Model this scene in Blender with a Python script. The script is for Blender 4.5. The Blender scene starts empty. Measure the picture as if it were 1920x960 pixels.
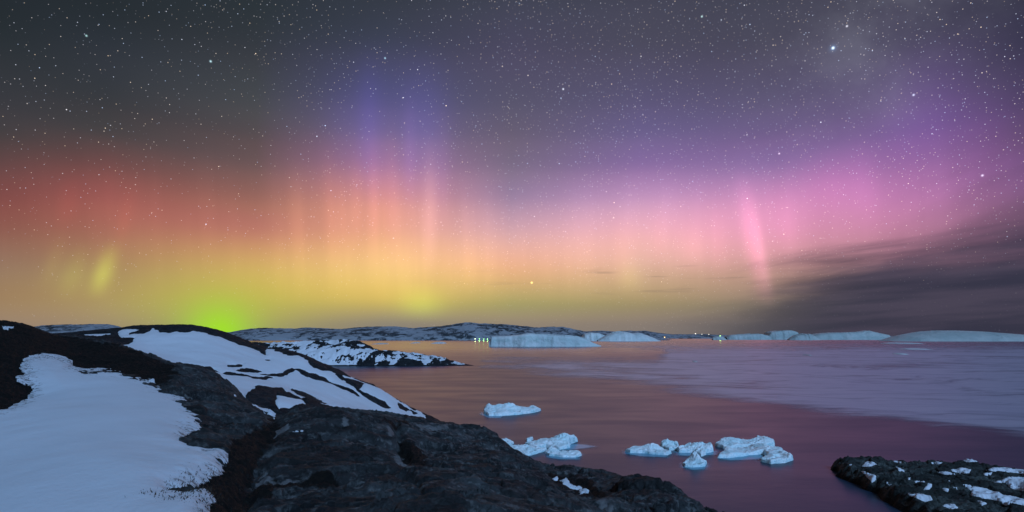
import bpy, math, random
import numpy as np

# ------------------------------------------------------------------ camera frame
F = 1066.0          # focal length in photo pixels (1920 wide)
U0, V0 = 960.0, 632.0
H = 16.0            # eye height over the sea
sc = bpy.context.scene
col = sc.collection
cam_d = bpy.data.cameras.new('camera')
cam_d.sensor_width = 36.0
cam_d.lens = 36.0 * F / 1920.0
cam_d.shift_y = (V0 - 480.0) / 1920.0
cam_d.clip_start = 0.1
cam_d.clip_end = 200000.0
cam = bpy.data.objects.new('camera', cam_d)
cam.location = (0, 0, H)
cam.rotation_euler = (math.pi / 2, 0, 0)
col.objects.link(cam)
sc.camera = cam

sc.render.engine = 'CYCLES'
sc.view_settings.view_transform = 'Standard'
sc.view_settings.look = 'None'
sc.view_settings.exposure = 0.0
sc.view_settings.gamma = 1.0
sc.view_settings.use_curve_mapping = False
sc.cycles.use_denoising = True
sc.cycles.max_bounces = 4
sc.cycles.diffuse_bounces = 2
sc.cycles.glossy_bounces = 2
sc.cycles.transparent_max_bounces = 4
sc.cycles.caustics_reflective = False
sc.cycles.caustics_refractive = False

# the moon: behind the camera, to the right
MOON_ELEV = math.radians(36)
MOON_AZ = math.radians(148)      # clockwise from +Y (view direction)
MOON_STRENGTH = 2.4

# ------------------------------------------------------------------ node helpers
def lin(c):
    out = []
    for x in c[:3]:
        x = x / 255.0
        out.append(x / 12.92 if x <= 0.04045 else ((x + 0.055) / 1.055) ** 2.4)
    return out

class NT:
    """small expression builder for shader nodes"""
    def __init__(self, tree):
        self.t = tree; self.n = tree.nodes; self.l = tree.links
    def node(self, kind, **kw):
        n = self.n.new(kind)
        for k, v in kw.items(): setattr(n, k, v)
        return n
    def put(self, sock, v):
        if isinstance(v, E): v = v.s
        if isinstance(v, bpy.types.NodeSocket): self.l.new(v, sock)
        elif isinstance(v, (tuple, list)):
            v = list(v)
            if len(sock.default_value) == 4 and len(v) == 3: v = v + [1.0]
            sock.default_value = v
        else: sock.default_value = v
    def math(self, op, a, b=None, c=None, clamp=False):
        n = self.node('ShaderNodeMath', operation=op, use_clamp=clamp)
        self.put(n.inputs[0], a)
        if b is not None: self.put(n.inputs[1], b)
        if c is not None: self.put(n.inputs[2], c)
        return E(self, n.outputs[0])
    def smooth(self, x, a, b, lo=0.0, hi=1.0, kind='SMOOTHSTEP'):
        n = self.node('ShaderNodeMapRange', interpolation_type=kind)
        n.clamp = True
        for i, v in enumerate((x, a, b, lo, hi)): self.put(n.inputs[i], v)
        return E(self, n.outputs[0])
    def mix(self, f, a, b, blend='MIX'):
        n = self.node('ShaderNodeMix', data_type='RGBA', blend_type=blend)
        n.clamp_factor = True
        self.put(n.inputs[0], f); self.put(n.inputs[6], a); self.put(n.inputs[7], b)
        return n.outputs[2]
    def ramp(self, f, stops, interp='LINEAR'):
        n = self.node('ShaderNodeValToRGB')
        r = n.color_ramp; r.interpolation = interp
        while len(r.elements) < len(stops): r.elements.new(0.5)
        for e, (p, c) in zip(r.elements, stops):
            e.position = p; e.color = (c[0], c[1], c[2], 1.0)
        self.put(n.inputs[0], f)
        return n.outputs[0]
    def noise(self, vec, scale, detail=4.0, rough=0.5, dist=0.0, dim='3D', color=False):
        n = self.node('ShaderNodeTexNoise', noise_dimensions=dim)
        if vec is not None: self.put(n.inputs['Vector'] if dim != '1D' else n.inputs['W'], vec)
        n.inputs['Scale'].default_value = scale; n.inputs['Detail'].default_value = detail
        n.inputs['Roughness'].default_value = rough; n.inputs['Distortion'].default_value = dist
        return n.outputs[1] if color else E(self, n.outputs[0])
    def comb(self, x, y, z):
        n = self.node('ShaderNodeCombineXYZ')
        for i, v in enumerate((x, y, z)): self.put(n.inputs[i], v)
        return n.outputs[0]
    def scalecol(self, c, f):
        n = self.node('ShaderNodeVectorMath', operation='SCALE')
        self.put(n.inputs[0], c); self.put(n.inputs['Scale'], f)
        return n.outputs[0]
    def addcol(self, a, b):
        n = self.node('ShaderNodeVectorMath', operation='ADD')
        self.put(n.inputs[0], a); self.put(n.inputs[1], b)
        return n.outputs[0]

class E:
    def __init__(self, nt, s): self.nt = nt; self.s = s
    def __add__(a, b): return a.nt.math('ADD', a, b)
    __radd__ = __add__
    def __sub__(a, b): return a.nt.math('SUBTRACT', a, b)
    def __rsub__(a, b): return a.nt.math('SUBTRACT', b, a)
    def __mul__(a, b): return a.nt.math('MULTIPLY', a, b)
    __rmul__ = __mul__
    def __truediv__(a, b): return a.nt.math('DIVIDE', a, b)
    def __pow__(a, b): return a.nt.math('POWER', a, b)

# ------------------------------------------------------------------ world: moonlit sky, aurora, cloud bank, stars
def azt(u, v):
    az = math.atan2(u - U0, F)
    return az, (V0 - v) / F * math.cos(az)

world = bpy.data.worlds.new('World'); sc.world = world; world.use_nodes = True
wt = NT(world.node_tree); world.node_tree.nodes.clear()
tc = wt.node('ShaderNodeTexCoord')
dirv = tc.outputs['Generated']
sep = wt.node('ShaderNodeSeparateXYZ'); wt.put(sep.inputs[0], dirv)
dx, dy, dz = (E(wt, sep.outputs[i]) for i in range(3))
az = wt.math('ARCTAN2', dx, dy)
hyp = wt.math('SQRT', dx * dx + dy * dy)
tt = wt.math('MAXIMUM', dz, 0.0) / wt.math('MAXIMUM', hyp, 1e-4)

ROWS = (632, 600, 560, 500, 440, 380, 320, 260, 200, 100, 0)
SKY = {
 0:    ((140,122,110),(152,128,106),(155,125,92),(147,115,92),(140,92,78),(130,74,68),(106,68,66),(74,62,62),(58,56,60),(44,48,52),(35,41,45)),
 200:  ((142,124,110),(158,134,108),(170,142,96),(165,128,92),(165,108,88),(158,90,82),(122,75,72),(80,66,66),(58,57,60),(47,51,58),(36,42,46)),
 480:  ((145,128,110),(165,146,100),(195,172,90),(212,172,100),(193,128,104),(160,106,93),(118,88,86),(90,76,78),(72,72,76),(55,58,64),(42,49,54)),
 720:  ((140,128,114),(150,138,112),(215,185,98),(248,200,128),(238,172,135),(222,150,140),(175,122,148),(126,102,136),(90,84,122),(66,68,90),(52,57,68)),
 960:  ((136,124,114),(150,136,112),(180,163,104),(238,180,140),(221,170,172),(168,137,165),(130,112,138),(108,96,118),(90,85,108),(77,73,97),(64,66,82)),
 1200: ((128,118,112),(140,126,112),(172,150,110),(224,178,155),(243,180,185),(207,156,192),(150,116,166),(114,98,144),(94,86,122),(78,75,96),(68,68,84)),
 1440: ((105,100,104),(118,108,106),(150,128,114),(200,150,145),(230,156,182),(215,145,188),(155,117,168),(118,96,142),(96,86,120),(75,71,92),(66,66,82)),
 1680: ((92,88,98),(98,90,98),(112,96,102),(150,110,122),(190,128,155),(194,126,174),(162,110,164),(126,94,148),(104,88,128),(84,78,104),(72,70,88)),
 1920: ((84,82,96),(86,82,96),(90,80,94),(112,86,104),(130,90,118),(138,94,134),(132,90,142),(104,76,118),(82,66,102),(62,56,82),(50,48,68)),
}
TMAX = 0.75
cols_ = []
fac_t = wt.math('DIVIDE', tt, TMAX, clamp=True)
ZEN = lin((44, 49, 58))
for u in sorted(SKY):
    st = []
    for v, c in zip(ROWS, SKY[u]):
        a, t = azt(u, v)
        st.append((max(t, 0) / TMAX, lin(c)))
    st.append((1.0, ZEN))
    cols_.append((azt(u, 0)[0], wt.ramp(fac_t, st, 'CARDINAL')))
# the rest of the sky round and behind the camera: quiet moonlit night sky
night = [(0.0, lin((84, 82, 92))), (0.12, lin((80, 74, 84))), (0.35, lin((62, 60, 72))), (1.0, ZEN)]
behind = wt.ramp(fac_t, night, 'EASE')
allc = [(-1.75, behind)] + cols_ + [(1.75, behind)]
sky = allc[0][1]
for (a0, c0), (a1, c1) in zip(allc[:-1], allc[1:]):
    sky = wt.mix(wt.smooth(az, a0, a1, kind='LINEAR'), sky, c1)

def gauss(x, c, s):
    q = (x - c) / s
    return wt.math('EXPONENT', q * q * -1.0)
# fine ray structure of the curtain
ray_n = wt.noise(wt.comb(az * 13.0, tt * 1.2, 0.0), 1.0, 3.0, 0.55)
ray_band = wt.smooth(tt, 0.03, 0.12) * wt.smooth(tt, 0.34, 0.2)
ray_f = wt.noise(wt.comb(az * 42.0 + tt * 2.0, tt * 0.8, 4.0), 1.0, 2.0, 0.5)
sky = wt.scalecol(sky, 1.0 + ((ray_n - 0.5) * 0.30 + (ray_f - 0.5) * 0.18 * wt.smooth(ray_n, 0.38, 0.6)) * ray_band)
# single rays: u, half width px, v bottom, v top, slant, colour, strength
RAYS = [
 (620, 15, 520, 250, 0.05, (255,150,120), 0.040), (642, 9, 500, 280, 0.04, (255,160,130), 0.035), (700, 11, 520, 220, 0.0, (255,150,150), 0.040),
 (735, 12, 540, 200, 0.0, (250,150,160), 0.035), (830, 14, 480, 180, -0.02, (200,130,200), 0.030), (650, 40, 360, 90, 0.0, (80,70,190), 0.035),
 (100, 16, 560, 420, -0.25, (190,190,50), 0.035), (235, 14, 480, 330, -0.15, (220,90,60), 0.035), (130, 20, 450, 300, -0.15, (210,70,60), 0.030),
 (1165, 20, 560, 380, 0.0, (255,170,140), 0.030), (1235, 13, 520, 360, 0.0, (255,160,170), 0.030), (1345, 18, 540, 360, 0.05, (255,150,180), 0.045),
 (1470, 20, 500, 320, 0.10, (245,120,190), 0.035), (1620, 26, 450, 230, 0.10, (220,100,190), 0.030), (885, 24, 560, 430, 0.0, (255,190,90), 0.025),
 (806, 13, 540, 230, 0.00, (255,190,190), 0.085),
 (800, 40, 400, 60, 0.00, (110,95,230), 0.045),
 (768, 13, 420, 130, 0.00, (170,120,225), 0.035),
 (692, 22, 400, 60, 0.00, (95,75,215), 0.060),
 (745, 90, 420, 20, 0.00, (80,78,195), 0.042),
 (668, 14, 500, 260, 0.0, (255,160,140), 0.045),
 (555, 18, 520, 290, 0.05, (255,170,110), 0.028),
 (196, 19, 570, 440, -0.26, (190,220,35), 0.17),
 (140, 26, 575, 440, -0.25, (180,205,40), 0.07),
 (790, 42, 610, 520, 0.00, (190,235,20), 0.10),
 (1410, 15, 590, 300, 0.17, (255,140,190), 0.13), (1424, 10, 590, 320, 0.17, (255,160,195), 0.09),
 (1300, 26, 520, 400, 0.0, (255,160,170), 0.06),
 (1180, 22, 560, 470, 0.0, (190,190,60), 0.06),
 (1560, 60, 420, 250, 0.0, (230,100,190), 0.06),
 (1740, 80, 360, 40, 0.0, (140,70,195), 0.06), (1850, 60, 380, 120, 0.0, (150,70,180), 0.035),
]
for (u, w, vb, vt, sl, c, k) in RAYS:
    a0, tb = azt(u, vb); _, tp = azt(u, vt)
    q = gauss(az - tt * sl * -1.0 if sl else az, a0 + sl * (tb + tp) * 0.5, w / F * math.cos(a0) ** 2)
    e = wt.smooth(tt, tb, tb + (tp - tb) * 0.45) * wt.smooth(tt, tp, tb + (tp - tb) * 0.4)
    sky = wt.addcol(sky, wt.scalecol(lin(c), q * e * k * 2.0))
# green glow low behind the headland
ga, gt = azt(412, 622)
gd = wt.math('SQRT', ((az - ga) / 0.043) ** 2.0 + ((tt - gt) / 0.040) ** 2.0)
sky = wt.mix(wt.math('EXPONENT', gd * gd * -0.9) * 0.88, sky, lin((150, 235, 8)))
gd2 = wt.math('SQRT', ((az - ga) / 0.12) ** 2.0 + ((tt - gt - 0.025) / 0.060) ** 2.0)
sky = wt.mix(wt.math('EXPONENT', gd2 * gd2 * -1.0) * 0.36, sky, lin((178, 205, 45)))
# cloud bank at the right: a low dark bank of flat layers, a thinner veil climbing above it
cn = wt.noise(wt.comb(az * 4.2, tt * 30.0 - az * 2.4, 3.1), 1.0, 5.0, 0.55, 0.4)
cn2 = wt.noise(wt.comb(az * 3.0 + tt * 2.0, tt * 14.0 - az * 4.2, 8.4), 1.0, 4.0, 0.5, 0.3)
bank_top = wt.smooth(az, 0.20, 0.56) * 0.118
bank = wt.smooth((bank_top - tt) / 0.050 + (cn - 0.5) * 3.2, -0.9, 0.9) * wt.smooth(az, 0.20, 0.56)
veil = wt.smooth(((az - 0.36) * 0.60 - tt) / 0.09 + (cn2 - 0.5) * 2.2, -0.6, 1.2) * wt.smooth(az, 0.38, 0.62) * wt.smooth(tt, 0.42, 0.2)
fade_r = wt.smooth(az, 1.7, 1.0)
cshade = wt.noise(wt.comb(az * 4.0, tt * 44.0 - az * 2.6, 9.0), 1.0, 4.0, 0.5)
ccol = wt.mix(wt.smooth(cshade, 0.36, 0.68), lin((40, 43, 63)), lin((66, 61, 80)))
sky = wt.mix(veil * fade_r * 0.62, sky, lin((84, 66, 86)))
sky = wt.mix(bank * fade_r * 0.88, sky, ccol)
bank = wt.math('MAXIMUM', bank, veil * 0.6)
sn = wt.noise(wt.comb(az * 9.0, tt * 110.0, 5.0), 1.0, 3.0, 0.5)
streak = wt.smooth(sn, 0.56, 0.72) * gauss(az, 0.22, 0.2) * gauss(tt, 0.098, 0.024)
sky = wt.mix(streak * 0.5, sky, lin((128, 108, 98)))
# stars
mw = gauss(az - tt * 0.55, 0.32, 0.33)
clump = wt.noise(dirv, 5.0, 3.0, 0.6)
dens = (wt.smooth(az, -0.9, 0.35, 0.42, 0.85) + mw * 0.35) * wt.smooth(clump, 0.3, 0.65, 0.45, 1.25)
haze_n = wt.noise(dirv, 9.0, 5.0, 0.6)
mwh = gauss(az - tt * 0.4, 0.40, 0.13) * wt.smooth(tt, 0.22, 0.45) * wt.smooth(haze_n, 0.35, 0.7)
sky = wt.addcol(sky, wt.scalecol(lin((190, 195, 205)), mwh * 0.10))
hfade = wt.smooth(tt, 0.03, 0.22, 0.18, 1.0)
cl_fade = 1.0 - bank * 0.75
def stars(scale, thr, power, gain, offs):
    n = wt.node('ShaderNodeTexVoronoi'); n.inputs['Scale'].default_value = scale
    m = wt.node('ShaderNodeVectorMath', operation='ADD'); wt.put(m.inputs[0], dirv); m.inputs[1].default_value = offs
    wt.put(n.inputs['Vector'], m.outputs[0])
    d = E(wt, n.outputs['Distance'])
    s2 = wt.node('ShaderNodeSeparateColor'); wt.put(s2.inputs[0], n.outputs['Color'])
    r, g, b = (E(wt, s2.outputs[i]) for i in range(3))
    core = wt.smooth(d, thr, thr * 0.35)
    lum = (r ** power) * core * gain
    keep = wt.math('LESS_THAN', g, dens)
    tint = wt.mix(b, lin((255, 226, 190)), lin((190, 215, 255)))
    return wt.scalecol(tint, lum * keep * hfade * cl_fade)
for args in ((75, 0.072, 2.2, 1.9, (0, 0, 0)), (140, 0.105, 2.2, 1.4, (3.1, 1.7, 0.4)), (270, 0.20, 1.4, 0.95, (7.3, 2.2, 5.5))):
    sky = wt.addcol(sky, stars(*args))
# a few named bright points: u, v, size mrad, colour, strength
for (u, v, s, c, k) in ((1562, 90, 1.5, (205, 230, 255), 2.0), (1562, 90, 4.5, (120, 175, 235), 0.18), (997, 530, 1.5, (255, 225, 120), 1.6),
                        (395, 115, 1.2, (190, 230, 240), 1.2), (722, 109, 1.1, (170, 215, 235), 1.1), (1056, 167, 1.2, (230, 235, 255), 1.1),
                        (1713, 178, 1.2, (220, 225, 255), 1.0), (1316, 31, 1.1, (200, 240, 240), 1.0), (1588, 49, 1.1, (240, 240, 255), 1.0),
                        (1842, 329, 1.2, (235, 225, 255), 1.1), (162, 67, 1.0, (190, 240, 240), 0.9), (1461, 288, 1.1, (255, 230, 255), 0.9)):
    d = np.array([u - U0, F, V0 - v]); d = d / np.linalg.norm(d)
    vm = wt.node('ShaderNodeVectorMath', operation='DISTANCE'); wt.put(vm.inputs[0], dirv); vm.inputs[1].default_value = d
    sky = wt.addcol(sky, wt.scalecol(lin(c), gauss(E(wt, vm.outputs['Value']), 0.0, s * 1e-3) * k))

nish = wt.node('ShaderNodeTexSky', sky_type='NISHITA')
nish.sun_disc = False
nish.sun_elevation = MOON_ELEV
nish.sun_rotation = MOON_AZ
nish.air_density = 1.0; nish.dust_density = 0.6
bg1 = wt.node('ShaderNodeBackground'); wt.put(bg1.inputs[0], sky); bg1.inputs[1].default_value = 1.0
bg2 = wt.node('ShaderNodeBackground'); wt.put(bg2.inputs[0], nish.outputs[0]); bg2.inputs[1].default_value = 0.0014
ad = wt.node('ShaderNodeAddShader'); wt.put(ad.inputs[0], bg1.outputs[0]); wt.put(ad.inputs[1], bg2.outputs[0])
wo = wt.node('ShaderNodeOutputWorld'); wt.put(wo.inputs[0], ad.outputs[0])
world.cycles.sampling_method = 'MANUAL'; world.cycles.sample_map_resolution = 1024

moon_d = bpy.data.lights.new('moon', 'SUN')
moon_d.energy = MOON_STRENGTH; moon_d.angle = math.radians(14); moon_d.color = (0.33, 0.59, 1.0)
moon = bpy.data.objects.new('moon', moon_d); col.objects.link(moon)
from mathutils import Vector
md = Vector((math.sin(MOON_AZ) * math.cos(MOON_ELEV), math.cos(MOON_AZ) * math.cos(MOON_ELEV), math.sin(MOON_ELEV)))
moon.rotation_euler = md.to_track_quat('Z', 'Y').to_euler()
moon.location = (60, -60, 80)

# ------------------------------------------------------------------ numeric helpers
_rs = np.random.RandomState(12)
_PERM = np.concatenate([_rs.permutation(4096)] * 3).astype(np.int32)
_TH = _rs.rand(4096) * 2 * math.pi
_GX = np.cos(_TH).astype(np.float32); _GY = np.sin(_TH).astype(np.float32)

def pnoise(x, y, seed=0):
    ix = np.floor(x); iy = np.floor(y); fx = (x - ix).astype(np.float32); fy = (y - iy).astype(np.float32)
    ix = ix.astype(np.int32) & 4095; iy = (iy.astype(np.int32) + seed * 131) & 4095
    sx = fx * fx * fx * (fx * (fx * 6 - 15) + 10); sy = fy * fy * fy * (fy * (fy * 6 - 15) + 10)
    p0 = _PERM[ix]; p1 = _PERM[ix + 1]
    h = _PERM[p0 + iy]; a0 = _GX[h] * fx + _GY[h] * fy
    h = _PERM[p1 + iy]; b0 = _GX[h] * (fx - 1) + _GY[h] * fy
    h = _PERM[p0 + iy + 1]; a1 = _GX[h] * fx + _GY[h] * (fy - 1)
    h = _PERM[p1 + iy + 1]; b1 = _GX[h] * (fx - 1) + _GY[h] * (fy - 1)
    a = a0 + sx * (b0 - a0); b = a1 + sx * (b1 - a1)
    return (a + sy * (b - a)) * 1.5

def fbm(x, y, oct=4, seed=0, gain=0.5, lac=2.07, ridged=False):
    s = np.zeros(np.shape(x)); a = 1.0; f = 1.0; tot = 0.0
    for o in range(oct):
        n = pnoise(x * f + o * 17.3, y * f - o * 9.1, seed + o)
        if ridged: n = 1.0 - 2.0 * np.abs(n)
        s += a * n; tot += a; a *= gain; f *= lac
    return s / tot

def cells(x, y, seed=0):
    """jointed blocks: distance to the nearest joint, a random value per block and a random tilt height"""
    ix = np.floor(x).astype(np.int32); iy = np.floor(y).astype(np.int32)
    f1 = np.full(x.shape, 9.0); f2 = np.full(x.shape, 9.0); rid = np.zeros(x.shape, np.int32); ox = np.zeros(x.shape); oy = np.zeros(x.shape)
    for dx_ in (-1, 0, 1):
        for dy_ in (-1, 0, 1):
            cx, cy = ix + dx_, iy + dy_
            h = _PERM[_PERM[cx & 4095] + ((cy + seed * 77) & 4095)]
            qx = cx + 0.5 + _GX[h] * 0.42 - x; qy = cy + 0.5 + _GY[h] * 0.42 - y
            d = np.hypot(qx, qy); m = d < f1
            f2 = np.where(m, f1, np.minimum(f2, d)); rid = np.where(m, h, rid); ox = np.where(m, qx, ox); oy = np.where(m, qy, oy); f1 = np.where(m, d, f1)
    r = _TH[rid] / (2 * math.pi); r2 = _TH[(rid * 7 + 11) % 4096]
    return f2 - f1, r, ox * np.cos(r2) + oy * np.sin(r2)

def sstep(a, b, x):
    t = np.clip((x - a) / (b - a), 0, 1); return t * t * (3 - 2 * t)

def sdf(px, py, poly, lim=40.0):
    """signed distance, positive inside; clipped at -lim far outside"""
    poly = np.asarray(poly, float); n = len(poly)
    if lim is not None:
        a0, b0 = poly.min(0) - lim; a1, b1 = poly.max(0) + lim
        near = (px > a0) & (px < a1) & (py > b0) & (py < b1)
        out = np.full(px.shape, -float(lim))
        if near.any(): out[near] = np.maximum(sdf(px[near], py[near], poly, None), -lim)
        return out
    d2 = np.full(px.shape, 1e18); inside = np.zeros(px.shape, bool)
    for i in range(n):
        x0, y0 = poly[i]; x1, y1 = poly[(i + 1) % n]
        ex, ey = x1 - x0, y1 - y0
        wx, wy = px - x0, py - y0
        t = np.clip((wx * ex + wy * ey) / (ex * ex + ey * ey + 1e-12), 0, 1)
        d2 = np.minimum(d2, (wx - ex * t) ** 2 + (wy - ey * t) ** 2)
        c = ((y0 > py) != (y1 > py))
        if abs(ey) > 1e-12:
            inside ^= c & (px < x0 + (py - y0) * ex / ey)
    return np.where(inside, 1, -1) * np.sqrt(d2)

def tps(pts, vals, smooth=1e-4):
    P = np.asarray(pts, float); n = len(P)
    def k(r2): return 0.5 * r2 * np.log(r2 + 1e-12)
    d2 = ((P[:, None, :] - P[None, :, :]) ** 2).sum(-1)
    A = np.zeros((n + 3, n + 3)); A[:n, :n] = k(d2) + smooth * np.eye(n)
    A[:n, n] = 1; A[:n, n + 1:] = P; A[n, :n] = 1; A[n + 1:, :n] = P.T
    w = np.linalg.solve(A, np.concatenate([np.asarray(vals, float), np.zeros(3)]))
    def ev(x, y):
        out = w[n] + w[n + 1] * x + w[n + 2] * y
        for i in range(n):
            out = out + w[i] * k((x - P[i, 0]) ** 2 + (y - P[i, 1]) ** 2)
        return out
    return ev

def cr_matrix(nf, nc):
    """Catmull-Rom interpolation matrix from nc samples to nf samples"""
    W = np.zeros((nf, nc)); t = np.linspace(0, nc - 1, nf); i = np.minimum(t.astype(int), nc - 2); f = t - i
    w = (-.5*f + f*f - .5*f**3, 1 - 2.5*f*f + 1.5*f**3, .5*f + 2*f*f - 1.5*f**3, -.5*f*f + .5*f**3)
    for k in range(4): np.add.at(W, (np.arange(nf), np.clip(i + k - 1, 0, nc - 1)), w[k])
    return W

def tps_grid(fn, A, B, step=4):
    """evaluate a smooth field on a coarse version of a regular (A, B) grid, then interpolate"""
    nr, nc = A.shape; cr_, cc = nr // step, nc // step
    a = np.interp(np.linspace(0, nc - 1, cc), np.arange(nc), A[0]); b = np.interp(np.linspace(0, nr - 1, cr_), np.arange(nr), B[:, 0])
    Z = fn(*np.meshgrid(a, b))
    return cr_matrix(nr, cr_) @ Z @ cr_matrix(nc, cc).T

def pieces(V, Fc, attrs=None, min_faces=12):
    """split a face set into connected pieces, largest first"""
    lab = np.arange(len(V))
    while True:
        m = lab[Fc].min(1); new = lab.copy()
        for k in range(Fc.shape[1]): np.minimum.at(new, Fc[:, k], m)
        new = new[new]
        if (new == lab).all(): break
        lab = new
    fl = lab[Fc[:, 0]]; ids, cnt = np.unique(fl, return_counts=True)
    out = []
    for i in ids[np.argsort(-cnt)]:
        fs = Fc[fl == i]
        if len(fs) < min_faces: break
        used = np.unique(fs); mp = np.full(len(V), -1); mp[used] = np.arange(len(used))
        out.append((V[used], mp[fs], {k: a[used] for k, a in (attrs or {}).items()}))
    return out

def pix(u, v, d):
    return ((u - U0) / F * d, d, H - (v - V0) / F * d)

def sea_pt(u, v, z=0.0):
    d = (H - z) * F / (v - V0)
    return ((u - U0) / F * d, d)

def link_mesh(name, V, Fc, mats, parent=None, smooth=True, attrs=None, matidx=None):
    me = bpy.data.meshes.new(name)
    V = np.asarray(V, np.float32); Fc = np.asarray(Fc, np.int32)
    me.vertices.add(len(V)); me.vertices.foreach_set('co', V.ravel())
    k = Fc.shape[1]
    me.loops.add(Fc.size); me.loops.foreach_set('vertex_index', Fc.ravel())
    me.polygons.add(len(Fc))
    me.polygons.foreach_set('loop_start', np.arange(0, Fc.size, k, dtype=np.int32))
    me.polygons.foreach_set('loop_total', np.full(len(Fc), k, np.int32))
    for m in (mats if isinstance(mats, (list, tuple)) else [mats]): me.materials.append(m)
    me.update(calc_edges=True)
    if smooth: me.polygons.foreach_set('use_smooth', np.ones(len(Fc), bool))
    if matidx is not None: me.polygons.foreach_set('material_index', np.asarray(matidx, np.int32))
    for an, av in (attrs or {}).items():
        at = me.attributes.new(an, 'FLOAT', 'POINT'); at.data.foreach_set('value', np.asarray(av, np.float32))
    me.validate()
    o = bpy.data.objects.new(name, me); col.objects.link(o)
    if parent is not None: o.parent = parent
    return o

def grid_faces(nr, nc):
    i = np.arange(nr * nc).reshape(nr, nc)
    return np.stack([i[:-1, :-1], i[:-1, 1:], i[1:, 1:], i[1:, :-1]], -1).reshape(-1, 4)

def subset(V, Fc, keep_v, attrs=None):
    """faces with at least one kept vertex"""
    fm = keep_v[Fc].any(1); Fs = Fc[fm]
    used = np.unique(Fs); mp = np.full(len(V), -1); mp[used] = np.arange(len(used))
    at = {k: a[used] for k, a in (attrs or {}).items()}
    return V[used], mp[Fs], at

def tag(o, label=None, cat=None, group=None, kind=None):
    if label: o['label'] = label
    if cat: o['category'] = cat
    if group: o['group'] = group
    if kind: o['kind'] = kind
    return o

# ------------------------------------------------------------------ materials
def new_mat(name):
    m = bpy.data.materials.new(name); m.use_nodes = True
    nt = NT(m.node_tree); m.node_tree.nodes.clear()
    out = nt.node('ShaderNodeOutputMaterial')
    return m, nt, out

def pos(nt, sx=1.0, sy=1.0, sz=1.0):
    g = nt.node('ShaderNodeNewGeometry')
    if (sx, sy, sz) == (1, 1, 1): return g.outputs['Position']
    v = nt.node('ShaderNodeVectorMath', operation='MULTIPLY')
    nt.put(v.inputs[0], g.outputs['Position']); v.inputs[1].default_value = (sx, sy, sz)
    return v.outputs[0]

def attr(nt, name):
    a = nt.node('ShaderNodeAttribute'); a.attribute_name = name
    return E(nt, a.outputs['Fac'])

def bump(nt, h, strength, dist, normal=None):
    b = nt.node('ShaderNodeBump'); nt.put(b.inputs['Height'], h)
    b.inputs['Strength'].default_value = strength; b.inputs['Distance'].default_value = dist
    if normal is not None: nt.put(b.inputs['Normal'], normal)
    return b.outputs[0]

def mat_rock(name, scale, dark, mid, pale, heath=True, wet=False):
    m, nt, out = new_mat(name)
    P = pos(nt); Ps = pos(nt, 1.0, 0.45, 2.2)
    n1 = nt.noise(Ps, 1.1 * scale, 7.0, 0.62, 0.6)
    n2 = nt.noise(P, 6.0 * scale, 8.0, 0.68)
    n3 = nt.noise(P, 26.0 * scale, 5.0, 0.7)
    lich = nt.noise(P, 2.6 * scale, 9.0, 0.72, 1.2)
    c = nt.mix(nt.smooth(n1, 0.34, 0.66), dark, mid)
    c = nt.mix(nt.smooth(n2, 0.50, 0.64) * 0.8, c, pale)
    c = nt.mix(nt.smooth(lich, 0.54, 0.62) * 0.75, c, [x * 0.35 for x in dark])
    c = nt.mix(nt.smooth(n3, 0.56, 0.72) * 0.6, c, (0.12, 0.135, 0.135))
    c = nt.mix(nt.smooth(nt.noise(P, 1.7 * scale, 6.0, 0.6), 0.60, 0.72) * 0.22, c, (0.052, 0.036, 0.024))
    c = nt.mix(nt.smooth(attr(nt, 'tone'), 0.0, 0.8, 0.0, 0.80), c, [x * 0.16 for x in mid])
    if heath:
        hn = nt.noise(P, 9.0 * scale, 8.0, 0.75)
        hc = nt.mix(nt.smooth(hn, 0.38, 0.68), (0.002, 0.002, 0.002), (0.012, 0.008, 0.005))
        hc = nt.mix(nt.smooth(nt.noise(P, 3.0 * scale, 5.0, 0.6), 0.55, 0.7), hc, (0.014, 0.007, 0.004))
        h_at = attr(nt, 'heath')
        c = nt.mix(nt.smooth(h_at + (hn - 0.5) * 0.9, 0.35, 0.6), c, hc)
        pl = attr(nt, 'pale')
        c = nt.mix(nt.smooth(pl + (n2 - 0.5) * 0.9, 0.4, 0.62), c, nt.mix(n3, (0.11, 0.115, 0.12), (0.22, 0.21, 0.21)))
    hgt = n1 * 0.55 + n2 * 0.35 + n3 * 0.12
    b = bump(nt, hgt, 1.0, 0.26 / scale)
    p = nt.node('ShaderNodeBsdfPrincipled')
    nt.put(p.inputs['Base Color'], c); nt.put(p.inputs['Normal'], b)
    if wet:
        gz = nt.node('ShaderNodeNewGeometry'); sz_ = nt.node('ShaderNodeSeparateXYZ'); nt.put(sz_.inputs[0], gz.outputs['Position'])
        wz = nt.smooth(E(nt, sz_.outputs[2]) + (n2 - 0.5) * 0.5, 0.62, 0.35)
        c = nt.mix(wz, c, (0.006, 0.007, 0.007)); nt.put(p.inputs['Base Color'], c)
    p.inputs['Roughness'].default_value = 0.82
    p.inputs['Specular IOR Level'].default_value = 0.25
    nt.put(out.inputs[0], p.outputs[0])
    return m

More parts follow.
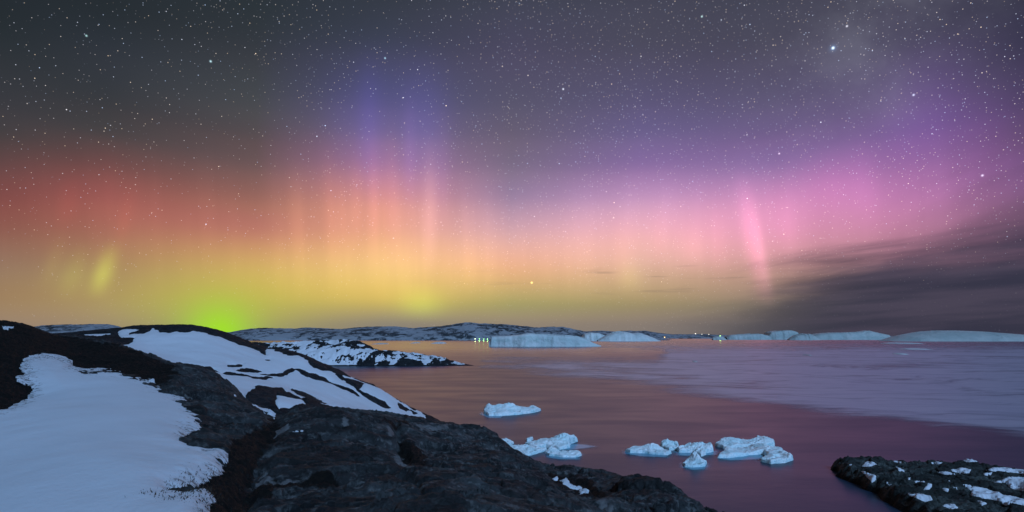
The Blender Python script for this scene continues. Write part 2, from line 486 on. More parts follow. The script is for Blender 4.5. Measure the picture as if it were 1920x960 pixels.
def mat_snow(name, scale=1.0, colr=(0.73, 0.77, 0.83), dirt=0.0):
    m, nt, out = new_mat(name)
    P = pos(nt, 1.0, 0.6, 1.0)
    n1 = nt.noise(P, 0.9 * scale, 5.0, 0.55); n2 = nt.noise(P, 14.0 * scale, 6.0, 0.65)
    c = nt.mix(nt.smooth(n1, 0.3, 0.7), [x * 0.93 for x in colr], colr)
    if dirt:
        e = attr(nt, 'edge')
        dn = nt.noise(pos(nt), 7.0 * scale, 8.0, 0.72)
        c = nt.mix(nt.smooth(dn - e * 0.24, 0.46, 0.62) * dirt, c, (0.07, 0.05, 0.035))
    b = bump(nt, n1 * 0.45 + n2 * 0.25, 0.35, 0.14 / scale)
    p = nt.node('ShaderNodeBsdfPrincipled')
    nt.put(p.inputs['Base Color'], c); nt.put(p.inputs['Normal'], b)
    p.inputs['Roughness'].default_value = 0.7
    p.inputs['Specular IOR Level'].default_value = 0.2
    nt.put(out.inputs[0], p.outputs[0])
    return m

def mat_ice(name, scale=1.0, c0=(0.70, 0.90, 0.93), c1=(0.93, 0.97, 0.98), c2=(0.28, 0.62, 0.68), dirt=0.35):
    m, nt, out = new_mat(name)
    P = pos(nt)
    n1 = nt.noise(P, 0.55 * scale, 6.0, 0.6, 0.6); n2 = nt.noise(P, 4.0 * scale, 7.0, 0.68); n3 = nt.noise(pos(nt, 1, 1, 2.5), 1.6 * scale, 6.0, 0.6, 1.0)
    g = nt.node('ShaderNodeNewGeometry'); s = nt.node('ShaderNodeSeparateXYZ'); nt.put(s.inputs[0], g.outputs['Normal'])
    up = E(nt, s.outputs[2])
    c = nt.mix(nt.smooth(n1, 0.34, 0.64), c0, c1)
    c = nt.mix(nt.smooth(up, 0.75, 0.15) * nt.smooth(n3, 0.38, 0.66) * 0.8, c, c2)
    c = nt.mix(nt.smooth(n3, 0.62, 0.74) * dirt, c, (0.22, 0.24, 0.24))
    b = bump(nt, n1 * 0.5 + n2 * 0.4, 0.8, 0.22 / scale)
    p = nt.node('ShaderNodeBsdfPrincipled')
    nt.put(p.inputs['Base Color'], c); nt.put(p.inputs['Normal'], b)
    p.inputs['Roughness'].default_value = 0.5
    p.inputs['Specular IOR Level'].default_value = 0.35
    nt.put(out.inputs[0], p.outputs[0])
    return m

M = {}
M['rock'] = mat_rock('bedrock', 1.0, (0.013, 0.015, 0.018), (0.074, 0.080, 0.083), (0.18, 0.185, 0.185))
M['rock_far'] = mat_rock('headland_rock', 0.22, (0.006, 0.007, 0.009), (0.016, 0.019, 0.023), (0.035, 0.038, 0.042), heath=False)
M['rock_islet'] = mat_rock('islet_rock', 0.45, (0.018, 0.021, 0.020), (0.075, 0.086, 0.080), (0.14, 0.145, 0.135), heath=False, wet=True)
M['snow'] = mat_snow('snow', 1.0, dirt=0.85)
M['snow_far'] = mat_snow('headland_snow', 0.15, (0.77, 0.78, 0.83))
M['ice'] = mat_ice('floe_ice')
M['ice_haze'] = mat_ice('hazed_berg_ice', 0.02, (0.40, 0.46, 0.45), (0.52, 0.55, 0.53), (0.32, 0.44, 0.41), dirt=0.05)  # berg ice with distance haze put into its duller, greyer colours
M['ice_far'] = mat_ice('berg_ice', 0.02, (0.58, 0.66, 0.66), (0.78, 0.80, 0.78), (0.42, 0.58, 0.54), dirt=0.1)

# sea: long exposure, smoothed swell
m, nt, out = new_mat('sea_water')
g = nt.node('ShaderNodeNewGeometry')
P = g.outputs['Position']
p = nt.node('ShaderNodeBsdfPrincipled')
w1 = nt.noise(pos(nt, 0.035, 0.11, 1.0), 1.0, 5.0, 0.55, 0.5)
w2 = nt.noise(pos(nt, 0.25, 0.5, 1.0), 1.0, 4.0, 0.55)
nt.put(p.inputs['Base Color'], (0.020, 0.040, 0.072))
sy = nt.node('ShaderNodeSeparateXYZ'); nt.put(sy.inputs[0], P)
far_calm = nt.smooth(E(nt, sy.outputs[1]), 250.0, 900.0)
nt.put(p.inputs['Roughness'], nt.smooth(w1, 0.3, 0.7, 0.32, 0.38) - far_calm * 0.13)
p.inputs['IOR'].default_value = 1.335
nt.put(p.inputs['Normal'], bump(nt, w1 * 0.6 + w2 * 0.2, 0.14, 1.0))
nt.put(out.inputs[0], p.outputs[0])
M['sea'] = m

# brash ice: a film of crushed ice drifting in bands
m, nt, out = new_mat('brash_ice')
wv = nt.noise(pos(nt, 0.006, 0.003, 1), 1.0, 4.0, 0.5, 0.0, color=True)
vm = nt.node('ShaderNodeVectorMath', operation='MULTIPLY_ADD')
nt.put(vm.inputs[0], wv); vm.inputs[1].default_value = (90, 150, 0); nt.put(vm.inputs[2], pos(nt))
vs = nt.node('ShaderNodeVectorMath', operation='MULTIPLY'); nt.put(vs.inputs[0], vm.outputs[0]); vs.inputs[1].default_value = (0.016, 0.022, 1)
bn = nt.noise(vs.outputs[0], 1.0, 8.0, 0.62, 0.8)
vs2 = nt.node('ShaderNodeVectorMath', operation='MULTIPLY'); nt.put(vs2.inputs[0], vm.outputs[0]); vs2.inputs[1].default_value = (0.045, 0.15, 1)
bn2 = nt.noise(vs2.outputs[0], 1.0, 6.0, 0.65, 1.0)
ed = attr(nt, 'edge')
al = nt.smooth(ed * 0.75 + (bn - 0.5) * 2.0 + (bn2 - 0.5) * 1.4, -0.12, 0.85)
p = nt.node('ShaderNodeBsdfPrincipled')
nt.put(p.inputs['Base Color'], nt.mix(bn2, (0.24, 0.28, 0.42), (0.66, 0.62, 0.68)))
p.inputs['Roughness'].default_value = 0.38
tr = nt.node('ShaderNodeBsdfTransparent'); mx = nt.node('ShaderNodeMixShader')
nt.put(mx.inputs[0], al * 0.85); nt.put(mx.inputs[1], tr.outputs[0]); nt.put(mx.inputs[2], p.outputs[0])
nt.put(out.inputs[0], mx.outputs[0])
M['brash'] = m

# submerged ice foot just at the surface
m, nt, out = new_mat('drowned_ice')
p = nt.node('ShaderNodeBsdfPrincipled')
nt.put(p.inputs['Base Color'], (0.14, 0.42, 0.58)); p.inputs['Roughness'].default_value = 0.3
tr = nt.node('ShaderNodeBsdfTransparent'); mx = nt.node('ShaderNodeMixShader')
ed = attr(nt, 'edge'); dn = nt.noise(pos(nt, 0.6, 0.6, 1), 1.0, 4.0, 0.55)
nt.put(mx.inputs[0], nt.smooth(ed + (dn - 0.5) * 0.6, 0.05, 0.8) * 0.85); nt.put(mx.inputs[1], tr.outputs[0]); nt.put(mx.inputs[2], p.outputs[0])
nt.put(out.inputs[0], mx.outputs[0])
M['drowned'] = m

# far snow-dusted hills
m, nt, out = new_mat('hill_rock_and_snow')
Ph = pos(nt, 1.0, 0.5, 2.6)
a1 = nt.noise(Ph, 0.022, 9.0, 0.74, 0.8); a2 = nt.noise(pos(nt), 0.004, 4.0, 0.5)
g = nt.node('ShaderNodeNewGeometry'); s = nt.node('ShaderNodeSeparateXYZ'); nt.put(s.inputs[0], g.outputs['Normal'])
k = nt.smooth(a1 + (a2 - 0.5) * 0.5, 0.47, 0.57)
p = nt.node('ShaderNodeBsdfPrincipled')
nt.put(p.inputs['Base Color'], nt.mix(k, (0.36, 0.37, 0.40), (0.050, 0.058, 0.066)))
p.inputs['Roughness'].default_value = 0.9; p.inputs['Specular IOR Level'].default_value = 0.1
nt.put(p.inputs['Normal'], bump(nt, a1, 0.7, 12.0))
nt.put(out.inputs[0], p.outputs[0])
M['hill'] = m

def mat_plain(name, c, rough=0.8, emit=None, strength=0.0):
    m, nt, out = new_mat(name)
    p = nt.node('ShaderNodeBsdfPrincipled')
    n = nt.noise(pos(nt), 5.0, 5.0, 0.6)
    nt.put(p.inputs['Base Color'], nt.mix(n, [x * 0.7 for x in c], c)); p.inputs['Roughness'].default_value = rough
    if emit:
        p.inputs['Emission Color'].default_value = (*emit, 1); p.inputs['Emission Strength'].default_value = strength
    nt.put(out.inputs[0], p.outputs[0])
    return m

# ------------------------------------------------------------------ sea
R = 60000.0
xs = np.array([-R, -4000, -1000, -300, 0, 300, 1000, 4000, R]); ys = np.array([-400, 0, 100, 300, 1000, 3000, 9000, R])
X, Y = np.meshgrid(xs, ys)
sea = link_mesh('sea', np.stack([X.ravel(), Y.ravel(), np.zeros(X.size)], -1), grid_faces(*X.shape), M['sea'])
tag(sea, kind='structure')

def pgrid(u0, u1, nu, d0, d1, nd, log=True):
    us = np.linspace(u0, u1, nu)
    ds = np.geomspace(d0, d1, nd) if log else np.linspace(d0, d1, nd)
    U, D = np.meshgrid(us, ds)
    return U, D, (U - U0) / F * D

# ------------------------------------------------------------------ near bedrock
def ctrl(pts):
    """(u, v, d) seen points -> tps control; (u, None, d, z) for given heights relative to the eye"""
    P, Z = [], []
    for q in pts:
        if q[1] is None: u, d, z = q[0], q[2], q[3]
        else: u, d, z = q[0], q[2], -(q[1] - V0) / F * q[2]
        P.append((u / 250.0, 2.2 * math.log(d))); Z.append(z)
    return tps(P, Z, 2e-4)

NEAR = [(u, None, 2.2, -1.62) for u in (-500, -100, 300, 700, 1100, 1500)] + [
 (0,960,5.5),(200,960,5.5),(380,960,5.6),(-300,960,5.6),(200,880,7.0),(200,800,10),(200,720,16),(110,676,20),(0,775,11),(-200,780,11),(60,745,13.5),(300,850,8.5),
 (0,705,14.5),(0,640,20),(-200,640,19),(0,601,26),(-180,588,26),(-400,580,26),(62,614,27),(95,628,27.5),(160,632,28),(230,650,27),(300,677,25),(370,702,23),(412,712,22),(452,737,20),(500,783,17),
 (150,650,24.5),(230,680,21),(300,725,17),(370,770,13.5),(420,850,9),(400,890,7.5),(500,830,11),(480,900,8),(420,950,6),(400,800,12),(430,765,16),(340,745,16),
 (520,785,14),(560,767,16),(640,769,18),(720,782,19),(780,789,19),(850,795,19),(900,806,20),(945,836,20),(985,866,19),(1050,893,18),(1130,915,18),(1200,944,17),(1250,949,15),(1285,958,14.5),(1308,970,13.5),(1400,1040,11),(1500,1150,9),
 (600,830,11.5),(700,850,11),(560,890,8.5),(650,903,8.0),(760,884,9.3),(790,855,12.3),(835,830,15),(900,854,14),(1000,890,12),(850,960,6),(650,960,5.8),(1000,960,6.8),(1000,920,8.5),(1100,940,10),(1085,918,13),(1150,950,9.5),(1200,960,9),
 (0,None,42,-3),(-300,None,42,-3),(160,None,42,-4),(300,None,38,-5.5),(450,None,30,-6.5),(560,None,25,-5.2),(720,None,28,-7.5),(850,None,28,-8.5),(950,None,28,-9.5),(1050,None,26,-10.5),(1200,None,24,-11.5),(1300,None,21,-11.5),(1400,None,16,-9),(1600,None,14,-11),(1550,None,8,-5.0),
 (900,None,42,-17),(1200,None,38,-17.5),(1500,None,26,-17.5),(600,None,45,-10),(300,None,50,-8),
]
zf = ctrl(NEAR)
U, D, X = pgrid(-260, 1560, 800, 2.3, 46, 430)
Z0 = tps_grid(zf, U / 250.0, 2.2 * np.log(D))
Vv = V0 - Z0 / D * F               # photo row of each ground point
S_NEAR = [(-300,775),(0,776),(40,765),(58,750),(70,736),(56,716),(38,711),(58,701),(46,690),(50,678),(70,671),(96,671),(128,680),(133,691),(160,699),(190,697),(215,700),(250,708),(285,722),(310,735),(340,755),(360,775),(378,790),(370,806),(345,812),(340,820),(352,840),(385,851),(405,846),(423,845),(425,852),(415,870),(405,885),(385,900),(360,915),(330,925),(316,930),(345,931),(385,925),(395,940),(385,962),(380,1200),(-300,1200)]
s_px = sdf(U, Vv, S_NEAR)
# keep only the near side of the crest
front = D < 24.5
jag = fbm(X * 1.6, D * 1.1, 5, 3) * 16 + fbm(X * 6.0, D * 3.0, 3, 8) * 6
snow_s = np.where(front, s_px, -60) + jag * np.clip(14.0 / D, 0.4, 1.5) * 0.55
# rock relief
n_big = fbm(X * 0.30, D * 0.30, 4, 11) * 0.16
n_mid = fbm(X * 1.1 + 3, D * 0.8, 5, 12, ridged=True) * 0.085
n_fin = fbm(X * 4.0, D * 3.0, 4, 13, gain=0.62) * 0.050
strata = np.sin((X * 0.9 + D * 0.55 + fbm(X * 0.5, D * 0.5, 3, 19) * 1.5) * 5.5)
stratum = np.maximum(strata, 0) ** 2 * 0.02
fade = np.clip((D - 2.0) / 3.0, 0.2, 1.0)
wx = X + fbm(X * 0.45, D * 0.45, 4, 14) * 0.9; wy = D + fbm(X * 0.45 + 5, D * 0.45, 4, 15) * 0.9
e1, t1, h1 = cells((wx * 0.85 + wy * 0.5) * 0.30, (-wx * 0.5 + wy * 0.85) * 0.62, 1)     # big joint blocks
e2, t2, h2 = cells((wx * 0.80 + wy * 0.6) * 0.9, (-wx * 0.6 + wy * 0.80) * 2.1, 2)        # slabs along the foliation
e3, t3, h3 = cells(wx * 4.2, wy * 5.0, 3)                                                  # broken skin
joints = (t1 - 0.5) * 0.10 + h1 * 0.10 - 0.10 * np.exp(-(e1 / 0.035) ** 2) + ((t2 - 0.5) * 0.045 + h2 * 0.07 - 0.035 * np.exp(-(e2 / 0.05) ** 2)) + (h3 * 0.022 + (t3 - .5) * 0.010)
tone = np.clip(0.5 * t2 + 0.25 * t1 + 0.25 * t3, 0, 1) ** 1.6
# heath polygons (dark turf) in the gully and on the left ridge
HEATH = [[(-300,590),(0,598),(60,612),(95,628),(230,648),(300,676),(335,705),(300,726),(250,712),(200,700),(130,690),(60,700),(60,745),(0,780),(-300,780)],
         [(515,780),(528,800),(500,830),(480,860),(465,900),(540,898),(620,890),(640,905),(520,912),(470,945),(440,975),(390,975),(385,925),(330,928),(330,915),(415,880),(428,850),(440,830),(470,815),(500,790)],
         [(745,815),(775,830),(800,850),(802,875),(775,875),(770,850),(750,840)],
         [(1030,885),(1080,893),(1110,905),(1135,930),(1100,930),(1065,915),(1040,900)],
         [(720,788),(760,786),(770,793),(735,797)], [(270,960),(395,930),(410,1010),(270,1010)]]
heath = np.zeros_like(U)
for i, hp in enumerate(HEATH):
    heath = np.maximum(heath, sstep(-9, 9, sdf(U, Vv, hp) + fbm(X * 2.5, D * 2.0, 3, 31 + i) * 12))
heath = np.where(D > 30, 0.4, heath)
PALE = [[(515,795),(545,795),(540,812),(512,812)],[(468,898),(498,889),(520,897),(600,896),(595,901),(480,904)],[(516,922),(560,910),(600,906),(606,911),(560,918),(518,926)],
        [(725,795),(742,800),(740,820),(725,818)],[(740,835),(765,850),(772,872),(745,880),(735,860)],[(752,876),(800,874),(820,882),(760,884)],[(835,905),(862,905),(855,916),(840,914)],
        [(1110,940),(1150,945),(1158,958),(1130,958)],[(770,790),(840,795),(850,810),(790,812)],[(640,790),(700,800),(640,806)],[(910,893),(1000,905),(960,912)]]
pale = np.zeros_like(U)
for i, hp in enumerate(PALE):
    pale = np.maximum(pale, sstep(-5, 8, sdf(U, Vv, hp) + fbm(X * 3, D * 2.5, 3, 61 + i) * 6) * (0.62 if i > 3 else 0.85))
pale = np.where(D > 24, 0, pale)
# cracks cut into the slabs
def crack(pts, w, dep):
    d = np.full(U.shape, 1e9)
    uu = U + fbm(X * 3, D * 3, 3, 91) * 9; vv = Vv + fbm(X * 3, D * 3, 3, 92) * 6
    for (x0, y0), (x1, y1) in zip(pts[:-1], pts[1:]):
        ex, ey = x1 - x0, y1 - y0
        t = np.clip(((uu - x0) * ex + (vv - y0) * ey) / (ex * ex + ey * ey), 0, 1)
        d = np.minimum(d, np.hypot(uu - x0 - ex * t, vv - y0 - ey * t))
    return -dep * np.exp(-(d / w) ** 2)
cr = np.minimum.reduce([crack([(720,888),(775,905),(795,930),(815,965)], 5, 0.10), crack([(470,905),(560,900),(650,900),(730,890),(770,882),(900,888),(1010,900),(1060,925)], 6, 0.10),
                        crack([(745,800),(750,830),(770,870),(805,875)], 9, 0.22), crack([(520,790),(500,830),(475,890),(440,960)], 22, 0.16),
                        crack([(600,820),(680,822),(740,832)], 6, 0.09), crack([(860,800),(900,815),(985,860),(1060,890),(1120,925),(1180,940)], 6, 0.12),
                        crack([(520,925),(600,912),(640,915)], 5, 0.08), crack([(450,740),(500,775)], 6, .1)])
cr = np.where(D < 24, cr, 0)
heath_bump = heath * (fbm(X * 5, D * 4, 4, 41) * 0.07 + fbm(X * 14, D * 11, 2, 43) * 0.03)
Zr = Z0 + (n_big + (n_mid * 0.7 + stratum + joints) * (1 - 0.7 * heath) + n_fin * 0.7) * fade + heath_bump + cr
base_s = Z0 + (n_big * 0.25 + 0.03) * fade
thick = np.where(snow_s > 0, 0.15 * (1 - np.exp(-np.maximum(snow_s, 0) / 30.0)), 0.006 * snow_s) - 0.012
snow_relief = fbm(X * 0.35, D * 0.25, 3, 51) * 0.03 + fbm(X * 2.0, D * 1.4, 3, 52) * 0.005
Zs = base_s + 0.04 + thick + snow_relief * np.clip(snow_s / 20, 0, 1)
# press the rock down below deep snow
Zr = np.where(snow_s > 9, np.minimum(Zr, Zs - 0.015 - 0.12 * sstep(14, 45, snow_s)), Zr)
fc = grid_faces(*U.shape)
V = np.stack([X.ravel(), D.ravel(), (Zr + H).ravel()], -1)
bed = link_mesh('bedrock', V, fc, M['rock'], attrs={'heath': heath.ravel(), 'pale': pale.ravel(), 'tone': tone.ravel()})
tag(bed, kind='structure')
Vs = np.stack([X.ravel(), D.ravel(), (Zs + H).ravel()], -1)
vs, fs, at = subset(Vs, fc, (snow_s > -6).ravel(), {'edge': np.clip(snow_s / 40, 0, 1).ravel()})
pc = pieces(vs, fs, at, 20)
for q in pc[1:]: link_mesh('snow_patch', q[0], q[1], M['snow'], parent=bed, attrs=q[2])
o = link_mesh('snow_patch', pc[0][0], pc[0][1], M['snow'], attrs=pc[0][2])
tag(o, 'large smooth snowfield on the near bedrock below the dark left ridge', 'snow', 'snow lying on the shore rocks')
near_z = Zr
NX, ND, NZ = X.ravel(), D.ravel(), np.maximum(Zr, np.where(snow_s > 0, Zs, -99)).ravel()
_e = np.exp(-(snow_s / 9.0) ** 2) * (D < 12) * sstep(150, 330, U) * sstep(880, 925, Vv) + sstep(0, 6, sdf(U, Vv, [(235, 965), (300, 940), (385, 925), (395, 945), (385, 975), (240, 975)])) * 0.5
NW = {'grass': (_e * D ** 1.5 * (Vv < 990)).ravel(), 'heath': (heath ** 2 * (snow_s < 4) * D ** 1.2 * (D < 29) * (Vv < 990)).ravel()}

# small snow remnants on the near slabs
def small_snow(poly, label, dmin, dmax, th=0.05):
    s = sdf(U, Vv, poly) + fbm(X * 5, D * 4, 3, 71) * 4
    s = np.where((D > dmin) & (D < dmax), s, -50)
    z = near_z + H + np.where(s > 0, th * (1 - np.exp(-np.maximum(s, 0) / 3.0)), -0.02) - 0.004
    v, f, a = subset(np.stack([X.ravel(), D.ravel(), z.ravel()], -1), fc, (s > 0).ravel(), {'edge': np.clip(s / 6 + .5, 0, 1).ravel()})
    if len(f) == 0: return
    pc = pieces(v, f, a, 6)
    for k, q in enumerate(pc):
        o = link_mesh('snow_patch', q[0], q[1], M['snow'], parent=bed if k else None, attrs=q[2])
        if k == 0: tag(o, label, 'snow', 'snow lying on the shore rocks')
small_snow([(546,814),(560,812.5),(578,814),(574,817),(556,817)], 'tiny isolated snow remnant on the middle of the dark slab', 9, 15, 0.02)
small_snow([(1050,900),(1062,897),(1070,906),(1085,910),(1107,918),(1104,925),(1085,922),(1072,914),(1056,908)], 'small crumbled snow strip in the turf near the right end of the slabs', 10, 20)
small_snow([(1034,894),(1046,892),(1048,897),(1038,899)], 'smallest white snow crumb beside the turf hollow on the right slab', 10, 20)
small_snow([(278,714),(292,716),(290,722),(276,720)], 'thin snow sliver just above the upper edge of the near snowfield', 12, 24)
small_snow([(437,738),(450,748),(470,762),(500,766),(518,774),(515,780),(498,774),(475,768),(455,756)], 'narrow curved snow ribbon in the crack below the left ridge', 12, 24)
small_snow([(4,612),(26,612),(26,617),(6,617)], 'small snow spot high on the black knoll at the left edge', 18, 28)

# ------------------------------------------------------------------ snowy headland behind
HEAD = [(-200,640,80),(0,642,80),(100,636,72),(140,631,75),(205,631,80),(218,624,85),(250,616,90),(290,614,92),(330,614,92),(370,616,93),(400,621,94),(440,634,95),(480,650,97),(510,656,98),(540,660,99),(570,668,100),(600,682,101),(640,698,102),(655,706,103),(700,722,104),(740,747,106),(765,762,107),(800,780,107),(835,799,106),
 (220,645,72),(300,660,75),(400,690,72),(500,700,80),(600,730,82),(700,765,88),(780,786,100),(480,740,58),(520,770,52),(600,766,62),(680,777,75),(650,715,95),(560,690,90),(440,660,85),
 (500,850,45),(700,850,60),(850,850,75),(300,740,48),(100,665,58),(-150,665,58),(400,770,46),
 (330,None,125,-5),(600,None,132,-13),(100,None,130,-4),(-150,None,130,-4),(450,None,130,-9),(690,None,126,-17.6),(800,None,122,-18.5),(900,None,100,-18.6),(890,None,85,-17.8),(880,None,118,-19.5)]
zf = ctrl(HEAD)
U, D, X = pgrid(-160, 905, 760, 44, 134, 330)
Z0 = tps_grid(zf, U / 250.0, 2.2 * np.log(D))
Vv = V0 - Z0 / D * F
R2 = [(219,624),(228,619),(250,620),(262,619),(245,626),(272,624),(286,618),(300,624),(318,626),(330,624),(345,626),(362,623),(378,623),(400,629),(420,634),(445,647),(470,650),(486,657),(497,664),(503,654),(525,661),(560,671),(575,680),(590,692),(605,698),(625,700),(644,716),(647,704),(662,707),(690,719),(720,733),(745,749),(765,763),(800,781),(797,795),(700,820),(560,820),(430,790),(300,740),(200,680),(225,648),(246,640),(250,634),(228,634)]
KS = [[(628,704),(645,709),(662,713),(684,720),(672,728),(690,737),(712,748),(726,752),(738,766),(715,761),(690,750),(672,735),(660,725),(645,715)],
 [(490,704),(530,702),(536,697),(547,694),(562,694),(582,700),(602,708),(625,719),(650,727),(668,737),(675,745),(655,737),(630,723),(602,715),(590,713),(570,704),(555,698),(540,704),(525,709),(508,708)],
 [(414,703),(430,700),(445,702),(465,706),(475,709),(500,708),(513,711),(495,714),(480,713),(465,709),(440,707),(420,706)],
 [(442,698),(455,694),(475,695),(493,700),(485,702),(465,700),(450,700)], [(428,686),(455,687),(455,690),(432,689)],
 [(340,686),(370,690),(395,693),(412,702),(395,701),(380,698),(350,693)],
 [(462,742),(480,727),(530,730),(548,745),(566,753),(538,750),(518,747),(520,755),(528,776),(500,780),(465,770)],
 [(524,764),(548,765),(575,760),(605,776),(560,795),(515,795)], [(540,727),(562,733),(590,744),(620,758),(602,754),(570,744),(545,735)], [(560,751),(585,747),(605,756),(645,768),(600,772),(575,764)],
 [(500,674),(510,673),(509,676),(502,676)], [(740,750),(752,758),(768,772),(760,772),(745,760)], [(765,768),(782,776),(775,779)]]
kk = np.full(U.shape, -1e9)
vis = (D > 50) & (D < 110)
Uw = U + fbm(X * 0.30, D * 0.14, 4, 45) * 9; Vw = Vv + fbm(X * 0.30 + 7, D * 0.14, 4, 46) * 3.5
for i, k in enumerate(KS): kk = np.maximum(kk, sdf(Uw, Vw, k))
rr = sdf(Uw, Vw, R2)
nz = fbm(X * 0.35, D * 0.15, 4, 5)
snow_s = np.where((D < 108), np.minimum(rr, -kk + 0.6), -30) + nz * 3.6 + fbm(X * 1.2, D * 0.5, 3, 6) * 2.0
kk = np.where(vis, kk, -50)
P2 = [(138,626),(212,624),(207,631),(188,635),(160,633)]
s2 = np.where((D > 60) & (D < 95), sdf(U, Vv, P2), -30) + nz * 2
rock_lift = 0.45 * sstep(-2.0, 5.0, kk) + 0.35 * sstep(-4, 6, -rr) * vis
n_big = fbm(X * 0.07, D * 0.07, 4, 21) * 0.5
n_mid = fbm(X * 0.35, D * 0.22, 5, 22, ridged=True) * 0.28
n_fin = fbm(X * 1.4, D * 0.9, 3, 23) * 0.10
Zr = Z0 + n_big + n_mid * 0.8 + n_fin + rock_lift - 0.15
sn = np.maximum(snow_s, s2)
Zs = Z0 + n_big + 0.05 + np.where(sn > 0, 0.28 * (1 - np.exp(-np.maximum(sn, 0) / 5.0)), 0.12 * sn) + fbm(X * 0.2, D * 0.12, 3, 24) * 0.10
Zr = np.where(sn > 2.0, np.minimum(Zr, Zs - 0.05 - 0.4 * sstep(2, 6, sn)), Zr)
fc = grid_faces(*U.shape)
hd = link_mesh('headland', np.stack([X.ravel(), D.ravel(), (Zr + H).ravel()], -1), fc, M['rock_far'])
tag(hd, kind='structure')
Vs = np.stack([X.ravel(), D.ravel(), (Zs + H).ravel()], -1)
v, f, a = subset(Vs, fc, ((snow_s > -1) & (snow_s >= s2)).ravel())
pc = pieces(v, f, None, 10)
for q in pc[1:]: link_mesh('snow_patch', q[0], q[1], M['snow_far'], parent=hd)
v, f, _a = pc[0]
tag(link_mesh('snow_patch', v, f, M['snow_far']), 'broad white snow slope broken by rock ledges on the headland behind', 'snow', 'snow lying on the shore rocks')
v, f, a = subset(Vs, fc, ((s2 > -1) & (s2 > snow_s)).ravel())
pc = pieces(v, f, None, 6)
for q in pc[1:]: link_mesh('snow_patch', q[0], q[1], M['snow_far'], parent=hd)
v, f, _a = pc[0]
if len(f): tag(link_mesh('snow_patch', v, f, M['snow_far']), 'flat far snow strip between the black knoll and the headland top', 'snow', 'snow lying on the shore rocks')

# ------------------------------------------------------------------ snowy islet in the middle distance
ISL = [(440,645,352),(500,645,350),(530,644,348),(560,643,346),(590,642,345),(608,643,343),(622,645,342),(632,640,344),(642,638,345),(655,639,345),(675,643,344),(695,652,342),(708,661,341),(722,661,334),(742,660,332),(760,663,331),(785,664,330),(805,668,328),(825,674,326),(845,680,323),(865,683,321),(885,685,320),(896,686.4,319),
 (500,668,325),(560,664,322),(600,668,320),(620,656,328),(640,655,326),(660,660,324),(690,664,322),(680,672,319),(720,674,319),(760,674,319),(800,678,319),(840,684,318),
 (480,686,312),(560,687,312),(620,687.5,312),(680,688,312),(740,688.5,312),(800,688.5,312),(850,688,313),
 (440,None,380,-18),(560,None,380,-18),(660,None,378,-18),(720,None,360,-18),(800,None,350,-18),(900,None,335,-18.5),(930,None,320,-18.5),(920,None,310,-18.5),(800,None,300,-18.5),(650,None,300,-18.5),(500,None,300,-18.5),(400,None,340,-12)]
PT = [( (u - U0) / F * d, d) for (u, _, d, *_r) in ISL]
ZV = [q[3] if q[1] is None else -(q[1] - V0) / F * q[2] for q in ISL]
zi = tps([(x / 30, y / 20) for x, y in PT], ZV, 2e-4)
U, D, X = pgrid(410, 935, 430, 300, 384, 170, log=False)
Z0 = zi(X / 30, D / 20)
rg = fbm(X * 0.07, D * 0.06, 5, 33, ridged=True)
Zr = Z0 + (rg - 0.2) * 1.5 * np.clip((Z0 + H) / 3, 0, 1) + fbm(X * 0.4, D * 0.3, 4, 34) * 0.5 * np.clip((Z0 + H) / 2, 0.2, 1)
dd = np.gradient(Zr, axis=0) / np.gradient(D, axis=0)
sm = fbm(X * 0.22, D * 0.14, 6, 35, gain=0.68) * 1.15 + 0.25 - 0.8 * sstep(0.3, 0.75, rg) * sstep(-0.35, 0.2, fbm(X * 0.03, D * 0.03, 2, 37)) - 0.55 * sstep(0.9, 1.9, np.abs(dd))
right = sstep(700, 760, U) * 0.12
sm = sm - right
sm = np.where(Zr + H < 0.55, -1, sm)
Zs = Zr + np.where(sm > 0, 0.35 * (1 - np.exp(-np.maximum(sm, 0) / 0.12)), sm * 2.0)
fc = grid_faces(*U.shape)
isl = link_mesh('rock_islet', np.stack([X.ravel(), D.ravel(), (Zr + H).ravel()], -1), fc, M['rock_far'])
tag(isl, 'snow-dusted dark rocky point with a low tail reaching into the fjord behind the headland', 'islet')
v, f, a = subset(np.stack([X.ravel(), D.ravel(), (Zs + H).ravel()], -1), fc, (sm > -0.03).ravel())
tag(link_mesh('snow_cover', v, f, M['snow_far'], parent=isl), kind='stuff')

# ------------------------------------------------------------------ flat rock islet at the lower right
OUT = [(1558,872,.2),(1572,868,.6),(1600,866,.9),(1640,864,1.1),(1700,866,1.2),(1745,863,1.4),(1790,862,1.6),(1830,866,1.6),(1880,870,1.6),(1920,876,1.6),(2010,885,1.4),(2100,905,.8),(2110,960,0),(2000,1050,0),(1850,1040,0),(1745,990,0),(1700,964,0),(1662,942,0),(1640,926,0),(1600,908,0),(1572,892,0),(1560,880,0)]
poly = [sea_pt(u, v, z) for u, v, z in OUT]
px = np.array(poly)
x0, y0 = px.min(0) - 1; x1, y1 = px.max(0) + 1
nx, ny = 420, 300
X, Y = np.meshgrid(np.linspace(x0, x1, nx), np.linspace(y0, y1, ny))
s = sdf(X + fbm(X * 0.3, Y * 0.3, 4, 81) * 0.9, Y + fbm(X * 0.3, Y * 0.3, 4, 82) * 0.9, poly)
tilt = 0.55 + 1.05 * sstep(y0, y1, Y) + 0.3 * fbm(X * 0.12, Y * 0.12, 3, 83)
Zr = np.where(s > 0, tilt * (1 - np.exp(-np.maximum(s, 0) / 0.55)), s * 0.8)
Zr = Zr + (fbm(X * 0.5 + Y * 0.25, Y * 0.9 - X * 0.2, 5, 84, ridged=True) * 0.34 + fbm(X * 1.8, Y * 2.2, 4, 85) * 0.16) * np.clip(s / 1.0, 0.2, 1)
